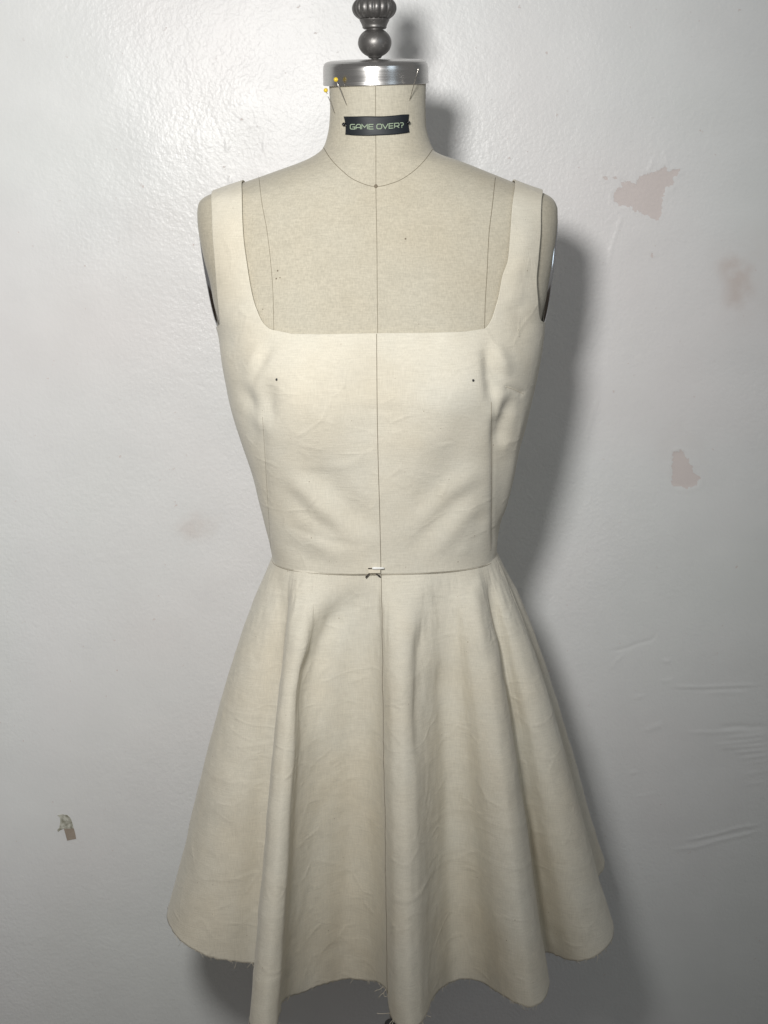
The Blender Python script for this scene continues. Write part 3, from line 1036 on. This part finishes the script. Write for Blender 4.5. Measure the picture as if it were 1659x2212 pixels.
def pc_interp(q, T, vals):
    n = len(vals)
    ext_T = np.concatenate([[T[0] - (T[-1] - T[-2])], T, [T[-1] + (T[1] - T[0])]])
    ext_v = np.vstack([vals[-2], vals, vals[1]])
    k = np.clip(np.searchsorted(T, q, side='right') - 1, 0, n - 2)
    t0, t1, t2, t3 = ext_T[k], ext_T[k + 1], ext_T[k + 2], ext_T[k + 3]
    p0, p1, p2, p3 = ext_v[k], ext_v[k + 1], ext_v[k + 2], ext_v[k + 3]
    m1 = ((p1 - p0) / (t1 - t0)[:, None] - (p2 - p0) / (t2 - t0)[:, None] + (p2 - p1) / (t2 - t1)[:, None])
    m2 = ((p2 - p1) / (t2 - t1)[:, None] - (p3 - p1) / (t3 - t1)[:, None] + (p3 - p2) / (t3 - t2)[:, None])
    h = (t2 - t1)[:, None]; t = ((q - t1) / (t2 - t1))[:, None]
    return ((1 + 2 * t) * (1 - t) ** 2 * p1 + t * (1 - t) ** 2 * h * m1 + t * t * (3 - 2 * t) * p2 + t * t * (t - 1) * h * m2)


NCS = 1100
qs = np.linspace(T[0], T[-1], NCS + 1)[:-1]
Hc = pc_interp(qs, T, Hk)
wc = pchip(qs, T, wk)
# smooth hull of the hem for the upper skirt
ker = np.exp(-np.linspace(-3, 3, 181) ** 2 / 2); ker /= ker.sum()
Hs = np.stack([np.convolve(np.concatenate([Hc[-90:, i], Hc[:, i], Hc[:90, i]]), ker, 'valid') for i in range(3)], -1)
xcs, as_, bfs, bbs, ns = sect(np.array([ZW]))
wx = -np.cos(wc)
snw = np.sin(wc)
nx = 2 / ns[0]
wmid = at(824.0, 1241.0, -0.09)[0]
Wx = wmid + np.where(wx < 0, wmid - wl - 0.0030, wr - wmid - 0.0030) * wx
Wy = np.where(snw >= 0, -(bfs[0] + OFF - 0.0016), (bbs[0] + OFF - 0.0022)) * (1 - np.abs(wx) ** ns[0]).clip(0) ** (1 / ns[0])
NRS = 210
tv_ = np.linspace(0, 1, NRS) ** 1.1
SK = np.zeros((NRS, NCS, 3))
for r_, t_ in enumerate(tv_):
    h_ = t_ + 0.50 * t_ * (1 - t_) ** 2
    g_ = t_ ** 0.74 * float(sstep(-0.02, 0.13, t_))
    SK[r_, :, 0] = Wx + (Hs[:, 0] - Wx) * h_ + (Hc[:, 0] - Hs[:, 0]) * g_
    SK[r_, :, 1] = Wy + (Hs[:, 1] - Wy) * h_ + (Hc[:, 1] - Hs[:, 1]) * g_
    SK[r_, :, 2] = (ZW + 0.004) + (Hc[:, 2] - ZW - 0.004) * t_
# the raw hem is uneven by a thread or two
ar = np.cumsum(np.linalg.norm(np.diff(np.vstack([Hc, Hc[:1]]), axis=0), axis=1))
SK[-3:, :, 2] += (0.0007 * vnoise(ar, ar * 0, 220, 21) + 0.0010 * vnoise(ar, ar * 0, 45, 22))[None, :] * np.array([0.3, 0.7, 1.0])[:, None]
nsk = np.cross(np.roll(SK, -1, 1) - np.roll(SK, 1, 1), np.gradient(SK, axis=0))
nsk /= np.linalg.norm(nsk, axis=-1, keepdims=True) + 1e-12
ctr_dir = SK - np.array([0.0, 0, 0])
if (nsk[..., 0] * SK[..., 0] + nsk[..., 1] * SK[..., 1]).mean() < 0:
    nsk = -nsk
tt2 = tv_[:, None]
U2 = ar[None, :] * np.ones((NRS, 1)); Z2 = SK[..., 2]
wr_ = 0.0006 * vnoise(U2, Z2, 14, 31) + 0.0005 * vnoise(U2 * 0.7, Z2, 33, 32) + 0.0003 * vnoise(U2, Z2, 80, 33)
# fold-press creases: soft lines left by ironing
for k in range(9):
    z0 = ZH + 0.05 + 0.048 * k + 0.012 * math.sin(k * 2.1)
    slope = 0.06 * math.sin(k * 1.7 + 0.5)
    dl = Z2 - (z0 + slope * (U2 - 0.4) + 0.006 * vnoise(U2, Z2 * 0, 9, 40 + k))
    wr_ += 0.00035 * np.exp(-(dl / 0.0022) ** 2) * np.clip(vnoise(U2, Z2 * 0, 6, 50 + k) * 2, 0, 1)
bvh0 = BVHTree.FromPolygons([tuple(p) for p in SK.reshape(-1, 3)], [tuple(int(i) for i in q) for q in grid_faces(NRS, NCS, True)])
for pts, amp_, w_ in [
        ([(806, 1252), (770, 1285), (725, 1335), (690, 1410), (674, 1500), (664, 1620)], -0.0075, 0.013),
        ([(720, 1260), (690, 1300), (660, 1370), (648, 1460)], 0.0045, 0.012),
        ([(915, 1275), (918, 1330), (908, 1400), (905, 1520), (912, 1680)], -0.0050, 0.008),
        ([(935, 1290), (945, 1380), (950, 1480)], 0.0030, 0.016),
        ([(880, 1290), (872, 1400), (872, 1560)], 0.0035, 0.014),
        ([(1036, 1256), (1050, 1310), (1072, 1400)], -0.0018, 0.008),
        ([(1020, 1250), (1030, 1330), (1045, 1430)], 0.0030, 0.010),
        ([(1085, 1250), (1120, 1330), (1150, 1420)], -0.0012, 0.010),
        ([(800, 1760), (770, 1850), (760, 1960)], -0.0020, 0.020),
        ([(480, 1490), (500, 1640), (480, 1800)], 0.0020, 0.025)]:
    hits = [cast(a_, b_, bvh0) for a_, b_ in pts]
    P2 = np.array([[h[0], h[2]] for h in hits if h is not None])
    sP = np.linspace(0, 1, len(P2)); sQ = np.linspace(0, 1, 14)
    P2 = np.stack([pchip(sQ, sP, P2[:, 0]), pchip(sQ, sP, P2[:, 1])], -1)
    d2, fr2 = dist_poly(SK[..., 0], SK[..., 2], P2)
    wr_ += amp_ * np.exp(-(d2 / w_) ** 2) * sstep(0, 1, np.minimum(fr2, 1 - fr2) * 3) * (nsk[..., 1] < 0)
SK += nsk * (wr_ * sstep(0.0, 0.05, tt2))[..., None]
skf = grid_faces(NRS, NCS, True)
jf = int(np.argmin(SK[NRS // 2, :, 1]))
qn = np.cross(SK[NRS // 2, jf + 1] - SK[NRS // 2, jf], SK[NRS // 2 + 1, jf] - SK[NRS // 2, jf])
if qn[1] > 0:
    skf = skf[:, ::-1]
skirt = mesh_obj('skirt', SK, skf, M['muslin'])
so = skirt.modifiers.new('cloth thickness', 'SOLIDIFY')
so.thickness = 0.0008; so.offset = -1
adopt(skirt, dress)
bvh_s = BVHTree.FromPolygons([tuple(p) for p in SK.reshape(-1, 3)], [tuple(int(i) for i in q) for q in skf])

# centre front seam of the skirt runs down one line of the cloth
jc = int(np.argmin(np.abs(wc - np.interp(824, hp[:, 2], wang))))
line = SK[2:, jc] + nsk[2:, jc] * 0.0002
v, f = tube(line[::2], 0.00028, 6)
under(mesh_obj('center_seam', v, f, M['thread_dark']), skirt)

# waist seam
wpts = bodyP[-1, 3:-3] + np.array([0, -0.0004, -0.0005])
wdir = wpts - np.array([wpts[:, 0].mean(), 0, 0]); wdir[:, 2] = 0
wpts = wpts + wdir / np.linalg.norm(wdir, axis=1)[:, None] * 0.0004
v, f = tube(wpts[::2], 0.00022, 6)
ws = mesh_obj('waist_seam', v, f, M['thread_seam']); adopt(ws, dress)

# loose threads of the raw hem
parts = []


def hem_at(px, py):
    d = np.abs(Hc[:, 0] - at_z(float(px), float(py), ZH)[0]) + np.abs(Hc[:, 1] - at_z(float(px), float(py), ZH)[1])
    return int(np.argmin(d))


rl = random.Random(5)
front_idx = [j for j in range(NCS) if Hc[j, 1] < -0.03]
for q in range(150):
    j = rl.choice(front_idx)
    p0 = SK[-1, j]
    L = rl.choice([0.002, 0.003, 0.003, 0.004, 0.006])
    tn = SK[-1, (j + 3) % NCS] - SK[-1, j - 3]; tn /= np.linalg.norm(tn)
    d = tn * rl.uniform(-1.2, 1.2) + np.array([0, rl.uniform(-0.5, 0.2), -0.7])
    d /= np.linalg.norm(d)
    s_ = np.linspace(0, 1, 5)[:, None]
    pts = p0 + np.array([0, 0, 0.0006]) + d * L * s_ + np.array([rl.uniform(-1, 1), rl.uniform(-1, 1), -0.6]) * L * 0.5 * s_ ** 2
    parts.append(tube(pts, 0.00016, 4))
for px, py, pts in ((828, 2130, [(0, 0), (-4, 5), (-12, 10), (-18, 18)]), (832, 2132, [(0, 0), (-6, 6), (-4, 14), (4, 12), (6, 6)]),
                    (840, 2190, [(0, -4), (-14, -6), (-24, -8), (-32, -9)]), (846, 2205, [(0, -6), (-10, 4), (-16, 16), (-18, 26)]),
                    (848, 2208, [(0, -6), (-6, 4), (-10, 16), (-11, 28)]), (922, 2190, [(0, 0), (5, 0), (9, -1), (10, 2)]), (912, 2208, [(0, 0), (5, 3), (8, 8), (7, 14)]),
                    (690, 2132, [(0, -2), (-8, 6), (-14, 7), (-20, 11)]), (735, 2118, [(0, 0), (-10, 5), (-15, 4), (-22, 8)])):
    j = hem_at(px, py)
    p0 = SK[-1, j]
    q = np.array(pts, float)
    s_ = np.linspace(0, 1, len(q)); r_ = np.linspace(0, 1, 16)
    dx = pchip(r_, s_, q[:, 0]) * 0.00042; dz = -pchip(r_, s_, q[:, 1]) * 0.00042
    P_ = p0 + np.stack([dx, -0.004 * np.sin(r_ * 2), dz], -1)
    parts.append(tube(P_, 0.00030, 5))
v, f = join(parts)
fr = mesh_obj('hem_threads', v, f, M['thread_pale']); under(fr, skirt)
fr['kind'] = 'stuff'

# ------------------------------------------------------------------ label on the neck
Z1 = lambda zx, zy: ((1200 + zx / 4.6083) / 1.6932, (380 + zy / 4.6083) / 1.6932)
NU, NVv = 60, 16
uu, vv_ = np.meshgrid(np.linspace(0, 1, NU), np.linspace(0, 1, NVv))
topx = np.array([265, 450, 640, 860, 1100, 1240, 1362]); topy = np.array([212, 212, 207, 210, 196, 180, 175])
botx = np.array([292, 450, 700, 860, 1100, 1260, 1370]); boty = np.array([518, 530, 535, 530, 517, 497, 480])
ts = np.linspace(0, 1, 7)
tx, ty = pchip(uu, ts, topx), pchip(uu, ts, topy)
bx_, by_ = pchip(uu, ts, botx), pchip(uu, ts, boty)
lx, ly = tx + (bx_ - tx) * vv_, ty + (by_ - ty) * vv_
# ends are pulled in at mid height by the pins
lx = lx + 16 * np.exp(-(uu / 0.03) ** 2) * np.sin(vv_ * math.pi) - 14 * np.exp(-((1 - uu) / 0.03) ** 2) * np.sin(vv_ * math.pi)
PX, PY = Z1(lx, ly)
LP = on_front(PX, PY, 0.0, front, 0.0016)
LP[..., 1] -= 0.0007 * np.sin(uu * 9) * np.abs(vv_ - 0.5) * 2
lab = empty('cloth_label', tuple(on_front(813, 272)), 'black ribbon label reading GAME OVER? pinned across the neck', 'label')
rib = mesh_obj('ribbon', LP, grid_faces(NVv, NU), M['ribbon'])
so = rib.modifiers.new('ribbon thickness', 'SOLIDIFY'); so.thickness = 0.0006; so.offset = 0
rib.parent = lab; rib.matrix_parent_inverse = Matrix.Translation(-lab.location)

GL = {
    'G': [[(1, 1), (.18, 1), (0, .82), (0, .18), (.18, 0), (1, 0), (1, .45), (.5, .45)]],
    'A': [[(0, 0), (0, .62), (.3, 1), (.85, 1), (1, .85), (1, 0)], [(0.04, .33), (.96, .33)]],
    'M': [[(0, 0), (.04, 1), (.5, .35), (.96, 1), (1, 0)]],
    'E': [[(1, 1), (.0, 1), (0, 0), (1, 0)], [(0.06, .5), (.92, .5)]],
    'O': [[(.5, 1), (.2, 1), (0, .8), (0, .2), (.2, 0), (.8, 0), (1, .2), (1, .8), (.8, 1), (.5, 1)]],
    'V': [[(0, 1), (.5, 0), (1, 1)]],
    'R': [[(0, 0), (0, 1), (.82, 1), (1, .85), (1, .52), (.82, .38), (0.06, .38)], [(.5, .36), (1, 0)]],
    '?': [[(0, 1), (.8, 1), (1, .85), (1, .6), (.85, .47), (.5, .45), (.5, .22)], [(.5, .1), (.5, -.03)]],
}
spans = [('G', 374, 450), ('A', 471, 545), ('M', 566, 664), ('E', 688, 763), ('O', 822, 904), ('V', 918, 1010), ('E', 1028, 1098), ('R', 1119, 1196), ('?', 1216, 1268)]
parts = []
HW = 6.6
for si, (ch, x0, x1) in enumerate(spans):
    for ki, st_ in enumerate(GL[ch]):
        pts = []
        for gx_, gy_ in st_:
            X_ = x0 + (x1 - x0) * gx_
            basey = np.interp(X_, [370, 760, 1000, 1275], [424, 424, 414, 394])
            pts.append((X_, basey - 78 * gy_))
        pts = np.array(pts)
        # resample and mitre
        dl = np.diff(pts, axis=0); dl /= np.linalg.norm(dl, axis=1)[:, None]
        nn = np.stack([-dl[:, 1], dl[:, 0]], -1)
        Lft, Rgt = [], []
        for k in range(len(pts)):
            if k == 0:
                m_ = nn[0]; p_ = pts[0] - dl[0] * HW * 0.3
            elif k == len(pts) - 1:
                m_ = nn[-1]; p_ = pts[-1] + dl[-1] * HW * 0.3
            else:
                m_ = nn[k - 1] + nn[k]; m_ = m_ / max(0.35, (m_ @ m_) / 2); p_ = pts[k]
            Lft.append(p_ + m_ * HW); Rgt.append(p_ - m_ * HW)
        Lft, Rgt = np.array(Lft), np.array(Rgt)
        # subdivide so strokes follow the curve of the neck
        L2, R2 = [], []
        for k in range(len(pts) - 1):
            for s_ in np.linspace(0, 1, 5)[: (5 if k == len(pts) - 2 else 4)]:
                L2.append(Lft[k] * (1 - s_) + Lft[k + 1] * s_); R2.append(Rgt[k] * (1 - s_) + Rgt[k + 1] * s_)
        q = np.stack([np.array(L2), np.array(R2)])
        PX, PY = Z1(q[..., 0], q[..., 1])
        Pq = on_front(PX, PY, 0.0, front, 0.00235 + 0.00006 * ki)
        parts.append((Pq.reshape(-1, 3), [tuple(x) for x in grid_faces(2, q.shape[1])]))
v, f = join(parts)
let = mesh_obj('lettering', v, f, M['letters'], None, False)
let.parent = lab; let.matrix_parent_inverse = Matrix.Translation(-lab.location)

# ------------------------------------------------------------------ pins
Zc = lambda zx, zy: ((1100 + zx / 2.765) / 1.6932, (zy / 2.765) / 1.6932)


def pin(name, label, cat, head, tip, hy, ty_, mat, hr, group=None, rad=0.00042):
    root = empty(name, tuple(tip), label, cat, group)
    inv = Matrix.Translation(-root.location)
    d = tip - head
    v, f = tube(np.stack([head + d * s_ for s_ in (0, 0.3, 0.6, 0.93, 1.02)]), np.array([rad, rad, rad, rad * 0.9, rad * 0.3]), 8)
    sh = mesh_obj('shaft', v, f, M['needle_steel']); sh.parent = root; sh.matrix_parent_inverse = inv
    if hr:
        v, f = sphere(head, hr, 20)
        hd = mesh_obj('head', v, f, mat); hd.parent = root; hd.matrix_parent_inverse = inv
    return root


tip = on_front(*Zc(468, 1070)); hd_ = at(*map(np.array, Zc(355, 805)), tip[1] - 0.006)
pin('pin', 'yellow ball-headed pin stuck in the neck, head in front of the steel cap', 'pin', hd_, tip, 0, 0, M['yellow_head'], 0.00225)
tip = on_front(*Zc(345, 1150)); hd_ = at(*map(np.array, Zc(253, 913)), tip[1] - 0.004)
pin('pin', 'yellow ball-headed pin whose head juts past the side of the neck', 'pin', hd_, tip, 0, 0, M['yellow_head'], 0.00215)
tip = on_front(*Zc(1100, 1018)); hd_ = at(*map(np.array, Zc(1187, 705)), tip[1] - 0.020)
nd = pin('needle', 'headless steel needle stuck slanting into the neck across the steel cap', 'needle', hd_, tip, 0, 0, None, 0, None, 0.00040)
eye_v, eye_f = sphere(hd_, 0.0009, 10, (0.8, 0.5, 1.9))
ey = mesh_obj('eye', eye_v, eye_f, M['needle_steel']); ey.parent = nd; ey.matrix_parent_inverse = Matrix.Translation(-nd.location)
for hx, hy_, tx_, ty2, lb in ((265, 345, 310, 362, 'black ball-headed pin at the G end of the ribbon label'), (1352, 312, 1322, 340, 'black ball-headed pin at the question mark end of the ribbon label')):
    hd_ = on_front(*Z1(hx, hy_), 0.0, front, 0.0042); tip = on_front(*Z1(tx_, ty2), 0.0, front, 0.0018)
    pin('pin', lb, 'pin', hd_, tip, 0, 0, M['black_head'], 0.00185, None, 0.0004)

# ------------------------------------------------------------------ clip at the waist
Z3 = lambda zx, zy: ((1250 + zx / 6.636) / 1.6932, (2000 + zy / 6.636) / 1.6932)
c3 = lambda zx, zy, lift=0.0: cast(*Z3(zx, zy), bvh_b, lift)
anchor = c3(860, 560, 0.001)
clip = empty('waist_fastener', tuple(anchor), 'small white-barred fastener with two dark prongs at the waist seam', 'fastener')
inv = Matrix.Translation(-clip.location)


def clip_part(name, v, f, mat):
    o = mesh_obj(name, v, f, mat); o.parent = clip; o.matrix_parent_inverse = inv
    return o


yb_ = anchor[1]
flat = lambda zx, zy, lift: at(*map(np.array, Z3(zx, zy)), yb_ - lift)
pts = np.stack([flat(x, 520, 0.0022) for x in (735, 755, 790, 850, 960, 1035)])
v, f = tube(pts, np.array([0.0007, 0.0014, 0.0015, 0.0014, 0.0011, 0.0008]), 10)
clip_part('bar', v, f, M['white_plastic'])
pts = np.stack([flat(640, 526, 0.0008), flat(700, 526, 0.0018), flat(760, 524, 0.0022)])
v, f = tube(pts, 0.00045, 8); clip_part('wire', v, f, M['dark_wire'])
gx2, gz2 = np.meshgrid(np.linspace(0, 1, 14), np.linspace(0, 1, 8))
PP = np.stack([np.stack([flat(640 + 300 * a_ - 0, 545 + 95 * b_, 0.0008 + 0.0004 * math.sin(a_ * 3)) for a_ in np.linspace(0, 1, 14)]) for b_ in np.linspace(0, 1, 8)])
tb = clip_part('tab', PP, grid_faces(8, 14), M['thread_pale'])
so = tb.modifiers.new('tab thickness', 'SOLIDIFY'); so.thickness = 0.0006
for a_, b_ in (((672, 650), (580, 742)), ((830, 650), (935, 730))):
    pts = np.stack([flat(a_[0], a_[1], 0.0006), flat((a_[0] + b_[0]) / 2, (a_[1] + b_[1]) / 2, 0.0016), flat(b_[0], b_[1], 0.0012)])
    v, f = tube(pts, np.array([0.0005, 0.0007, 0.0008]), 8)
    clip_part('prong', v, f, M['dark_wire'])

# ------------------------------------------------------------------ scrap of tape on the wall
Z2c = lambda zx, zy: ((150 + zx / 8.295) / 1.6932, (2900 + zy / 8.295) / 1.6932)


def wall_patch(name, poly, mat, parent, thick, lift):
    P_ = np.array([at(*map(np.array, Z2c(*p)), WALL_Y) for p in poly])
    ii = int(np.argmin(np.abs(zs - P_[:, 2].mean()))); jj = int(np.argmin(np.abs(xs - P_[:, 0].mean())))
    P_[:, 1] = WALL_Y + disp[ii - 8:ii + 9, jj - 8:jj + 9].min() - lift
    n = len(P_)
    F_ = P_ + np.array([0, -thick, 0])
    v = np.vstack([F_, P_])
    f = [tuple(range(n)), tuple(range(2 * n - 1, n - 1, -1))] + [(i, n + i, n + (i + 1) % n, (i + 1) % n) for i in range(n)]
    o = mesh_obj(name, v, f, mat, None, False)
    o.parent = parent; o.matrix_parent_inverse = Matrix.Translation(-parent.location)
    return o


tape = empty('tape_scrap', tuple(at(*map(np.array, Z2c(800, 1000)), WALL_Y)), 'torn scrap of yellowed clear tape stuck to the bare wall', 'tape')
wall_patch('upper_strip', [(500, 670), (640, 645), (790, 665), (880, 735), (930, 830), (980, 1020), (1000, 1085), (740, 1090), (690, 1085), (600, 1120), (520, 1180), (495, 1120), (560, 1050), (590, 860), (570, 740)], M['tape'], tape, 0.0005, -0.0001)
wall_patch('lower_strip', [(700, 1080), (1000, 1070), (1040, 1220), (1070, 1380), (960, 1400), (800, 1435), (760, 1290)], M['tape_brown'], tape, 0.0005, 0.0003)
